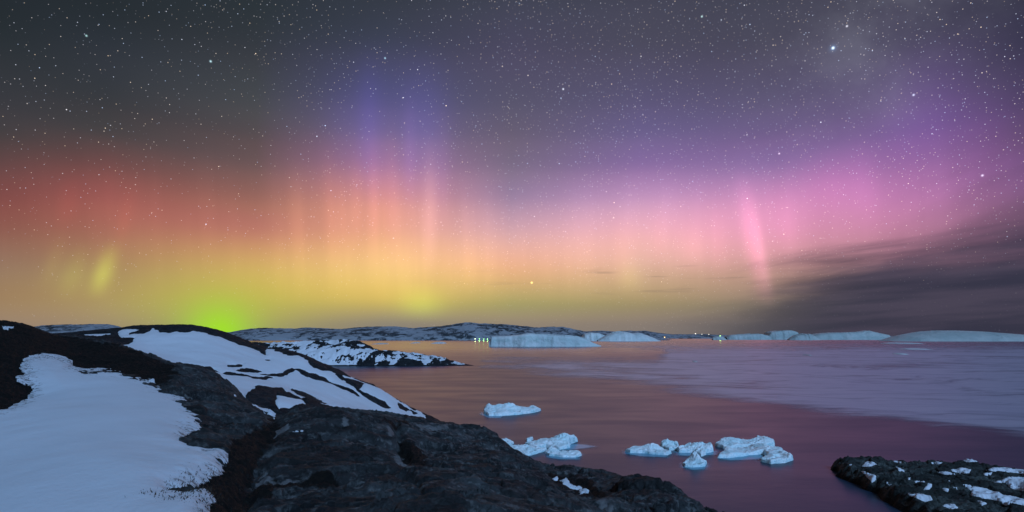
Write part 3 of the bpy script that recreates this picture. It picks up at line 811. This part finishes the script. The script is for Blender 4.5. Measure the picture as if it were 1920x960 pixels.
ex_, tx_, hx_ = cells((X + Y * 0.4 + fbm(X * .2, Y * .2, 3, 86) * 3) * 0.16, (Y - X * 0.25 + fbm(X * .2, Y * .2, 3, 87) * 3) * 0.42, 5)
ey_, ty_, hy_ = cells((X + Y * 0.4) * 0.7, (Y - X * 0.25) * 1.5, 6)
Zr = Zr + ((tx_ - 0.5) * 0.30 + hx_ * 0.35 - 0.22 * np.exp(-(ex_ / 0.06) ** 2) + hy_ * 0.10 + (ty_ - .5) * 0.08) * np.clip(s / 1.5, 0, 1)
# ledges: quantise a little so slabs step
q = Zr + 0.35 * (Y - y0) / (y1 - y0); st = 0.22
Zr = Zr + (np.floor(q / st) * st + st * sstep(0.55, 1.0, (q / st) % 1.0) - q) * 0.55 * (s > 0)
Ui = U0 + F * X / Y; Vi = V0 + F * (H - Zr) / Y
fc = grid_faces(ny, nx)
V = np.stack([X.ravel(), Y.ravel(), Zr.ravel()], -1)
v, f, a = subset(V, fc, (Zr > -0.6).ravel(), {'tone': np.clip(0.6 * tx_ + 0.4 * ty_, 0, 1).ravel() ** 1.5})
isl2 = link_mesh('rock_islet', v, f, M['rock_islet'], attrs=a)
tag(isl2, 'low flat greenish-black rock islet dotted with snow patches at the lower right', 'islet')
SP = [[(1616,875),(1626,864),(1640,866),(1644,872),(1628,875)],[(1612,882),(1625,886),(1642,892),(1645,900),(1635,905),(1625,893)],[(1660,902),(1673,907),(1668,911),(1662,908)],
 [(1700,926),(1722,925),(1745,930),(1750,937),(1735,940),(1720,935)],[(1733,918),(1740,907),(1748,909),(1744,917)],[(1755,885),(1775,884),(1790,889),(1775,891)],[(1782,882),(1800,877),(1822,880),(1818,887),(1800,887)],
 [(1800,907),(1830,912),(1850,917),(1880,926),(1918,936),(1960,945),(1930,950),(1890,942),(1850,936),(1820,928),(1822,920)],[(1803,862),(1812,857),(1825,859),(1835,863),(1845,863),(1840,867),(1810,866)],
 [(1850,882),(1865,876),(1900,878),(1940,885),(1940,892),(1890,885)],[(1862,905),(1890,895),(1910,894),(1950,900),(1950,930),(1895,915),(1885,905)],[(1760,946),(1790,946),(1796,952),(1785,955)],[(1832,938),(1852,944),(1840,949)],
 [(1675,864),(1698,868),(1690,870)],[(1680,875),(1697,884),(1685,883)],[(1745,867),(1766,867),(1764,870),(1748,870)],[(1700,894),(1708,896),(1704,900)],[(1715,902),(1735,902),(1733,905),(1717,905)],[(1770,903),(1780,902),(1780,905)],[(1785,912),(1800,915),(1795,918)],[(1875,940),(1900,944),(1885,948)],[(1590,871),(1596,871),(1594,873)],[(1600,880),(1606,882),(1601,884)],[(1845,888),(1860,886),(1858,891),(1846,891)],[(1765,914),(1778,918),(1777,922),(1770,919)]]
for q in SP:
    ss = sdf(Ui, Vi, q) + fbm(X * 0.9, Y * 0.9, 5, 95, gain=0.65) * 4.2
    zz = Zr + np.where(ss > 0, 0.16 * (1 - np.exp(-np.maximum(ss, 0) / 1.5)), ss * 0.05) - 0.01
    v, f, a = subset(np.stack([X.ravel(), Y.ravel(), zz.ravel()], -1), fc, (ss > -0.4).ravel())
    for q2 in pieces(v, f, None, 6): link_mesh('snow_patch', q2[0], q2[1], M['snow_far'], parent=isl2)

# ------------------------------------------------------------------ ice floes
def floe(label, foot, peaks, base=0.35, group=None, edge=0.08, n=150, rough=0.16, ledge=None, seed=0, mat='ice', lean=0.0):
    poly = np.array([sea_pt(u, v) for u, v in foot])
    c = poly.mean(0)
    x0, y0 = poly.min(0); x1, y1 = poly.max(0)
    w = max(x1 - x0, 1e-3); L = max(w, y1 - y0); k = 1.0 / (L * 0.16)
    mx_, my_ = w * 0.12 + 0.3, (y1 - y0) * 0.12 + 0.3
    ny = max(24, int(n * min(1.2, (y1 - y0) / w)))
    X, Y = np.meshgrid(np.linspace(x0 - mx_, x1 + mx_, n), np.linspace(y0 - my_, y1 + my_, ny))
    wa = L * 0.035
    s = sdf(X + fbm(X * k, Y * k, 4, 100 + seed) * wa, Y + fbm(X * k + 9, Y * k, 4, 200 + seed) * wa, poly)
    top = np.full(X.shape, base) + fbm(X * k * 0.7, Y * k * 0.7, 4, 300 + seed) * base * 0.6
    for (u, v, h, rp) in peaks:
        qx, qy = sea_pt(u, v); rx = rp / F * qy
        ry = max(rx * 0.8, (y1 - y0) * 0.22)
        rr_ = np.hypot((X - qx) / rx, (Y - qy) / ry)
        top = np.maximum(top, 0) + 0.74 * h * np.exp(-rr_ ** 2.2) * (1 + 0.35 * fbm(X * k * 1.6, Y * k * 1.6, 3, 400 + seed, ridged=True))
    z = np.where(s > 0, top * (1 - np.exp(-np.maximum(s, 0) / (edge * np.maximum(top, 0.1)))), s * 1.5)
    z = z + (fbm(X * k * 3, Y * k * 3, 4, 500 + seed, ridged=True) * rough) * np.clip(s / (edge * 2), 0, 1) * np.maximum(base, 0.3)
    fe, ft, fh = cells(X * k * 1.1 + fbm(X * k, Y * k, 2, 600 + seed) * .4, Y * k * 1.1, 20 + seed)
    ge, gt_, gh = cells(X * k * 3.6, Y * k * 3.6, 40 + seed)
    z = z + ((ft - 0.5) * 0.34 + fh * 0.40 - 0.10 * np.exp(-(fe / 0.04) ** 2) + gh * 0.09 + (gt_ - .5) * 0.03) * max(base, .3) * np.clip(s / (edge * 3), 0, 1)
    z = np.maximum(z, -0.5 * max(1, L / 30))
    o = bpy.data.objects.new('ice_floe' if mat == 'ice' else 'iceberg', None)
    fcs = grid_faces(ny, n)
    v, f, a = subset(np.stack([X.ravel() - c[0], Y.ravel() - c[1], z.ravel()], -1), fcs, (s > -0.35 * max(1, L / 20)).ravel())
    o = link_mesh('ice_floe' if mat == 'ice' else 'iceberg', v, f, M[mat])
    o.location = (c[0], c[1], 0)
    tag(o, label, 'ice floe' if mat == 'ice' else 'iceberg', group)
    if ledge:
        pl = np.array([sea_pt(u, v_) for u, v_ in ledge]); a0, b0 = pl.min(0) - 1.0; a1, b1 = pl.max(0) + 1.0
        X, Y = np.meshgrid(np.linspace(a0, a1, 60), np.linspace(b0, b1, 40))
        s = sdf(X, Y, pl)
        v, f, a = subset(np.stack([X.ravel() - c[0], Y.ravel() - c[1], np.full(X.size, 0.03)], -1), grid_faces(40, 60), (s > -0.9).ravel(), {'edge': np.clip((s + 0.6) / 1.6, 0, 1).ravel()})
        tag(link_mesh('submerged_foot', v, f, M['drowned'], parent=o, attrs=a))
    return o

G1 = 'ice floes near the shore'
floe('jagged pale floe alone in open water, tapering to a point on the right', [(906,771),(925,768),(950,768),(975,770),(1000,768),(1015,770),(1000,774),(970,778),(940,780),(916,780),(908,776)], [(940,773,.8,26),(955,772,.8,24),(914,771,.8,7),(1000,770,.55,9)], .55, G1, seed=1, ledge=[(905,770),(940,768),(940,784),(915,784),(900,777)])
floe('tall wedge floe with rounded head in the cluster beside the dark slab', [(984,835),(1010,829),(1045,827),(1075,824),(1083,828),(1070,833),(1068,840),(1050,844),(1025,839),(1000,840)], [(1060,832,1.0,16),(1040,834,.6,22),(1076,828,.5,8)], .42, G1, seed=2, ledge=[(1060,832),(1100,834),(1120,838),(1090,842),(1060,846),(1040,850)])
floe('low curved floe in front of the tall wedge floe', [(1022,850),(1034,846),(1052,849),(1070,850),(1085,850),(1091,854),(1080,858),(1055,858),(1030,855)], [(1034,849,.6,9),(1075,853,.2,14)], .32, G1, seed=3, ledge=[(1022,848),(1060,845),(1092,852),(1085,862),(1050,862),(1025,858)])
floe('flat smooth floe partly hidden by the dark slab', [(945,842),(962,839),(985,839),(1010,842),(1026,845),(1010,850),(985,856),(950,850)], [(985,844,.25,20)], .36, G1, seed=4)
floe('small floe tip showing past the dark slab edge', [(930,826),(950,827),(964,832),(955,836),(930,834)], [(945,830,.2,10)], .34, G1, seed=5)
floe('tiny round ice lump behind the wedge floe', [(986,825),(992,823),(1000,824),(996,827),(988,828)], [], .32, G1, n=40, seed=6)
floe('leftmost boat-shaped floe of the central group with low hump', [(1172,847),(1195,842),(1220,840),(1240,844),(1259,850),(1252,854),(1235,853),(1205,850),(1180,850)], [(1222,845,.75,16),(1190,845,.3,14)], .36, G1, seed=7, ledge=[(1168,846),(1200,846),(1255,852),(1250,858),(1200,856),(1170,851)])
floe('steep blocky floe standing behind the flat floe of the central group', [(1237,838),(1250,834),(1272,837),(1273,844),(1255,845),(1240,841)], [(1247,838,.7,9),(1264,839,.4,9)], .42, G1, seed=8)
floe('flat topped white floe with turquoise foot in the central group', [(1270,844),(1300,840),(1332,841),(1339,847),(1325,850),(1300,849),(1272,849)], [(1310,844,.35,24),(1332,843,.3,4)], .55, G1, seed=9, ledge=[(1264,847),(1300,847),(1345,846),(1342,853),(1300,856),(1266,854)])
floe('small knob of ice between the flat floe and the pointed floe', [(1303,848),(1320,847),(1324,853),(1315,856),(1304,853)], [], .5, G1, n=50, seed=10)
floe('little pointed floe streaked grey with dirt, nearest of the central group', [(1280,871),(1290,865),(1310,864),(1326,869),(1322,875),(1300,877),(1284,876)], [(1301,868,1.15,9),(1312,870,.4,9)], .3, G1, seed=11, ledge=[(1276,870),(1300,866),(1328,870),(1324,881),(1298,882),(1278,877)])
floe('long smooth double-humped slab at the back of the right floe group', [(1340,836),(1365,830),(1400,832),(1430,828),(1453,830),(1453,836),(1430,838),(1400,840),(1360,842)], [(1372,834,.55,20),(1428,832,.55,20)], .5, G1, seed=12)
floe('ragged sprawling floe with a dirty notch in the right floe group', [(1345,859),(1360,848),(1390,844),(1420,840),(1455,842),(1468,847),(1460,852),(1480,855),(1487,863),(1470,868),(1445,870),(1425,865),(1440,858),(1430,852),(1405,854),(1370,859)], [(1432,847,.55,20),(1476,860,.5,9),(1450,862,.3,14),(1370,853,.2,14)], .42, G1, seed=13, ledge=[(1345,856),(1410,850),(1440,856),(1420,862),(1370,864),(1348,861)])

# ------------------------------------------------------------------ far icebergs from a top profile
def berg(label, prof, vw, depth, seed=0, front=0.1, group='icebergs along the horizon', rough=0.05, name='iceberg', n=170, mat='ice_far', z_min=None):
    """prof: (u, v top) along the berg, vw: waterline row, depth in m"""
    d = H * F / (vw - V0)
    us = np.array([p[0] for p in prof], float); zs = np.array([H - (p[1] - V0) / F * d for p in prof])
    xs = (us - U0) / F * d
    w = xs[-1] - xs[0]; ht = zs.max()
    x = np.linspace(xs[0] - w * 0.01, xs[-1] + w * 0.01, n)
    y = np.concatenate([np.linspace(0, 0.25, 24), np.linspace(0.27, 1.0, 22)]) * depth
    X, Yl = np.meshgrid(x, y)
    topz = np.interp(X, xs, zs)
    fx = np.clip((X - xs[0]) / w, 0, 1)
    yfront = depth * 0.10 * (1 - np.sqrt(np.clip(4 * fx * (1 - fx), 0, 1))) + depth * 0.05 * (fbm(X / w * 5, X * 0 + Yl / depth * .6, 3, 700 + seed) + .6)
    yb = depth * (0.45 + 0.55 * np.sqrt(np.clip(4 * fx * (1 - fx), 0, 1)))
    s = np.minimum(Yl - yfront, yb - Yl)
    z = np.where(s > 0, topz * (1 - np.exp(-np.maximum(s, 0) / (front * depth))) , s * 0.6)
    z = z + fbm(X / ht * 0.6, Yl / ht * 0.6, 4, 800 + seed, ridged=True) * ht * rough * np.clip(s / (depth * .1), 0, 1)
    ce, ct, chh = cells(X / ht * 0.22 + fbm(X / ht * .2, Yl / ht * .2, 3, 880 + seed) * .5, Yl / ht * 0.30, 50 + seed)
    z = z + (chh * 0.20 + (ct - .5) * 0.10) * ht * (rough * 8) ** 0.5 * np.clip(s / (depth * .06), 0, 1) * np.clip(topz / ht, 0, 1)
    z = np.clip(z, -3, None)
    cx = xs.mean()
    o = link_mesh(name, np.stack([X.ravel() - cx, Yl.ravel(), z.ravel()], -1), grid_faces(*X.shape), M[mat])
    o.location = (cx, d, 0)
    return tag(o, label, 'iceberg', group)

berg('broad white tabular iceberg with sheer left face, nearest of the far bergs', [(918,640),(921,632),(945,631),(975,629),(992,626.5),(1015,627),(1050,629),(1085,631),(1100,636),(1112,642),(1128,648)], 650, 120, 1, front=0.012, rough=0.03)
berg('grey speckled round iceberg behind the tabular iceberg', [(1092,634),(1098,627),(1110,623.5),(1125,624),(1136,628),(1142,637)], 639.5, 120, 2, front=0.06)
berg('domed bluish iceberg with folded facets right of the tabular iceberg', [(1125,638),(1140,630),(1155,624),(1168,622),(1185,623),(1195,626),(1206,623.5),(1218,627),(1230,632),(1242,638.5)], 640, 160, 3, front=0.10, rough=0.08)
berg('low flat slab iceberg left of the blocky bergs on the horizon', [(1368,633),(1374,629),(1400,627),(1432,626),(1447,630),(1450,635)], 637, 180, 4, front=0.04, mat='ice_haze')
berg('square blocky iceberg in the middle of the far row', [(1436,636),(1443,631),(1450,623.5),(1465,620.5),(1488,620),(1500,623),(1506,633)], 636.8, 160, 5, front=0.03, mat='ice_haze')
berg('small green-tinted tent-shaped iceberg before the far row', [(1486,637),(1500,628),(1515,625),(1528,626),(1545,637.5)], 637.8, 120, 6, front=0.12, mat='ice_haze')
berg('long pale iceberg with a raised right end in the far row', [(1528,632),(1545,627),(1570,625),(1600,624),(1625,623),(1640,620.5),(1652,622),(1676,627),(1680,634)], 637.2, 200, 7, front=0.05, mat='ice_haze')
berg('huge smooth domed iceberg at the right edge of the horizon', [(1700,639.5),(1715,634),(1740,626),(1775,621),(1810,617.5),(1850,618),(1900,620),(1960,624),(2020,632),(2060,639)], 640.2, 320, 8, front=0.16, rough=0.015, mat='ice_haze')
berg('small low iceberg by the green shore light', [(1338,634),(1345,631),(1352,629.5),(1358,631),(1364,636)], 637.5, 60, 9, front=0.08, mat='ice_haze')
G2 = 'ice fragments drifting far out'
def bit(label, u0, u1, vt, vw, seed):
    um = (u0 + u1) / 2
    berg(label, [(u0, vw - .3), (u0 + (u1 - u0) * .2, vt + .6), (um, vt), (u0 + (u1 - u0) * .8, vt + .5), (u1, vw - .3)], vw, (H * F / (vw - V0)) ** 2 / (H * F) * 1.2, seed, front=0.15, group=G2, name='ice_fragment', n=40)
bit('thin ice fragment behind the snowy islet, left of the others', 692, 716, 643.6, 645.6, 21)
bit('tiny middle ice fragment under the far hills', 766, 776, 642, 644, 22)
bit('brightest ice fragment on the orange water under the far hills', 805, 831, 641.2, 644.6, 23)
bit('long flat ice fragment left of the huge domed iceberg', 1708, 1757, 653.6, 655.6, 24)
bit('short ice fragment in front of the huge domed iceberg', 1692, 1709, 662.6, 665, 25)
bit('pale ice strip at the foot of the huge domed iceberg', 1696, 1745, 642.5, 645, 26)
bit('speck of ice on the lavender water in front of the far row', 1519, 1525, 665, 667, 27)
bit('white ice chip at the lower middle of the brash ice', 1303, 1310, 677, 679, 28)

# ------------------------------------------------------------------ brash ice film
BR = [(905,684),(950,690),(1000,701),(1100,717),(1200,728),(1300,744),(1400,757),(1500,769),(1600,784),(1700,798),(1800,812),(1925,830),(2100,850),(2300,850),(2500,660),(2200,641),(1600,639.5),(1250,640),(1150,643),(1000,652),(930,655),(1050,655),(1180,655),(1236,661),(1225,668),(1150,670),(1050,668),(950,668),(900,672)]
poly = np.array([sea_pt(u, v) for u, v in BR])
U, D, X = pgrid(860, 2260, 260, 80, 2400, 200)
s = sdf(np.log(D) * 0 + U, V0 + H * F / D, BR)
v, f, a = subset(np.stack([X.ravel(), D.ravel(), np.full(X.size, 0.05)], -1), grid_faces(*X.shape), (s > -16).ravel(), {'edge': np.clip(s / 22, -0.7, 1).ravel()})
tag(link_mesh('brash_ice', v, f, M['brash'], attrs=a), 'pale film of crushed brash ice drifting across the fjord', 'brash ice', kind='stuff')

# ------------------------------------------------------------------ far hills
def hills(name, prof, d, vw, depth, seed, amp):
    us = np.array([p[0] for p in prof], float)
    d0 = H * F / (vw - V0)
    dr = d0 + depth * 0.55
    zr = np.array([H - (p[1] - V0) / F * dr for p in prof])
    uu = np.linspace(us[0], us[-1], int((us[-1] - us[0]) / 1.6))
    ys = np.linspace(0, 1, 60)
    Ug, Yg = np.meshgrid(uu, ys)
    D = d0 + depth * Yg
    X = (Ug - U0) / F * D
    ridge = np.interp(Ug, us, zr)
    shape = np.where(Yg < 0.55, np.sin(np.clip(Yg / 0.55, 0, 1) * math.pi / 2) ** 0.75, np.cos((Yg - 0.55) / 0.45 * math.pi / 2))
    rel = fbm(X / 260, D / 420, 5, seed, ridged=True)
    z = ridge * shape * (0.96 + 0.10 * rel * np.clip(ridge / 30, 0, 1)) + amp * fbm(X / 60, D / 90, 4, seed + 5) * np.sin(np.clip(Yg, 0, 1) * math.pi)
    z = np.where(Yg < 0.02, -1.5, z)
    o = link_mesh(name, np.stack([X.ravel(), D.ravel(), z.ravel()], -1), grid_faces(*X.shape), M['hill'])
    return tag(o, kind='structure')
hills('hills', [(-300,612),(0,618),(60,614),(78,610.5),(100,609),(135,610),(170,608.5),(205,609),(222,612),(240,618),(300,622),(370,624),(430,623),(450,619.5),(470,617),(500,616),(540,616.5),(570,615),(600,616),(640,617),(680,614),(715,612),(745,613),(775,616.5),(800,614),(825,613),(855,609),(872,606),(890,606),(905,608.5),(935,608),(960,610),(985,613),(1010,615),(1035,613.5),(1055,613),(1075,617),(1095,621),(1130,621),(1150,622.5),(1190,624),(1215,629),(1235,634),(1260,638)], 0, 638.4, 1100, 900, 6.0)
hills('hills', [(1120,634),(1150,622),(1180,620),(1210,620.5),(1232,624),(1260,627),(1290,627),(1320,626.5),(1345,628),(1380,629),(1450,630),(1550,630.5),(1680,630),(1720,629.5),(1800,630),(1950,630),(2200,629)], 0, 635.0, 1800, 930, 2.0)

# ------------------------------------------------------------------ settlement lights across the fjord
M['wall'] = mat_plain('painted_boards', (0.25, 0.10, 0.07))
M['roof'] = mat_plain('roof_felt', (0.05, 0.05, 0.055))
M['pole'] = mat_plain('galvanised_steel', (0.3, 0.3, 0.3), 0.5)
def lamp_mat(name, c, k): return mat_plain(name, (0.8, 0.8, 0.8), 0.5, c, k)
M['lamp_white'] = lamp_mat('lamp_glow_white', (1.0, 0.93, 0.75), 2.6)
M['lamp_green'] = lamp_mat('lamp_glow_green', (0.45, 0.95, 0.25), 0.9)
M['lamp_amber'] = lamp_mat('lamp_glow_amber', (1.0, 0.62, 0.2), 2.5)
def box(x0, x1, y0, y1, z0, z1):
    V = [(x, y, z) for z in (z0, z1) for y in (y0, y1) for x in (x0, x1)]
    return V, [(0, 2, 3, 1), (4, 5, 7, 6), (0, 1, 5, 4), (2, 6, 7, 3), (0, 4, 6, 2), (1, 3, 7, 5)]
def mast(label, u, v_base, v_lamp, d, size, mat, lightcol=None, power=0):
    x, y, z = pix(u, v_base, d); zl = pix(u, v_lamp, d)[2]
    o = bpy.data.objects.new('floodlight_mast', None); col.objects.link(o); o.location = (x, y, z)
    h = max(zl - z, 4)
    V, Fc = box(-.5, .5, -.5, .5, -3, h); link_mesh('mast', V, Fc, M['pole'], o, smooth=False)
    V, Fc = box(-size * .45, size * .45, -1.2, .6, h, h + size * .42); link_mesh('lamp_head', V, Fc, M[mat], o, smooth=False)
    if power:
        L = bpy.data.lights.new('lamp', 'POINT'); L.energy = power; L.color = lightcol; L.shadow_soft_size = 3
        lo = bpy.data.objects.new('lamp', L); col.objects.link(lo); lo.parent = o; lo.location = (0, -6, h + 3)
    return tag(o, label, 'floodlight', 'shore lights across the fjord')
mast('brightest white shore light left of the tabular iceberg', 891, 637.6, 636.4, 2560, 5, 'lamp_white', (0.7, 1, 0.35), 8e3)
for i, u in enumerate((899, 907, 914)):
    mast(['first green shore light right of the brightest one', 'middle green shore light left of the tabular iceberg', 'green shore light closest to the tabular iceberg'][i], u, 637.6, 636.2, 2575, 4.5, 'lamp_green', (0.35, 1, 0.25), 1.2e4)
mast('lone amber shore light right of the domed iceberg', 1246, 634.6, 632.6, 4000, 8, 'lamp_amber', (1, .6, .2), 1e4)
for u, v, lab in ((1304, 626.2, 'bright white light on the low far coast, leftmost of its three'), (1316, 627.0, 'dim white light on the low far coast, middle of its three'), (1329, 627.4, 'white light on the low far coast, rightmost of its three')):
    mast(lab, u, v + 3, v, 5000, 10 if u == 1304 else 7, 'lamp_white')
mast('green light on the shore beside the small low iceberg', 1350, 633.5, 630.2, 3000, 6, 'lamp_green', (0.5, 1, 0.2), 1.2e4)

# ------------------------------------------------------------------ dry grass and heath tufts
rng = np.random.default_rng(4)
def tufts(name, mask_w, count, hgt, mat, label, spread=0.05):
    w = mask_w / mask_w.sum()
    idx = rng.choice(len(w), count, p=w)
    x = NX[idx] + rng.normal(0, spread, count); y = ND[idx] + rng.normal(0, spread, count); z = NZ[idx] + H - 0.01
    a = rng.uniform(0, 2 * math.pi, count); h = hgt * rng.uniform(0.4, 1.3, count); wd = 0.0035 + 0.002 * rng.random(count) + y * 0.0002
    lx = rng.normal(0, 0.45, count) * h; ly = rng.normal(0, 0.45, count) * h
    ca, sa = np.cos(a) * wd, np.sin(a) * wd
    V = np.stack([np.stack([x - ca, y - sa, z], -1), np.stack([x + ca, y + sa, z], -1), np.stack([x + lx * .4 + ca * .7, y + ly * .4 + sa * .7, z + h * .6], -1), np.stack([x + lx, y + ly, z + h], -1)], 1).reshape(-1, 3)
    i = np.arange(count) * 4
    Fc = np.concatenate([np.stack([i, i + 1, i + 2], -1), np.stack([i, i + 2, i + 3], -1)])
    o = link_mesh(name, V, Fc, mat, smooth=False)
    tag(o, label, 'grass', kind='stuff')
M['grass'] = mat_plain('dry_grass', (0.045, 0.028, 0.016))
M['twig'] = mat_plain('heath_twigs', (0.005, 0.0035, 0.003))
tufts('dry_grass', NW['grass'], 700, 0.032, M['grass'], 'dry brown grass stalks poking through the snow edge')
tufts('heath', NW['heath'], 22000, 0.032, M['twig'], 'dark dwarf heath twigs in the gully and on the left ridge')
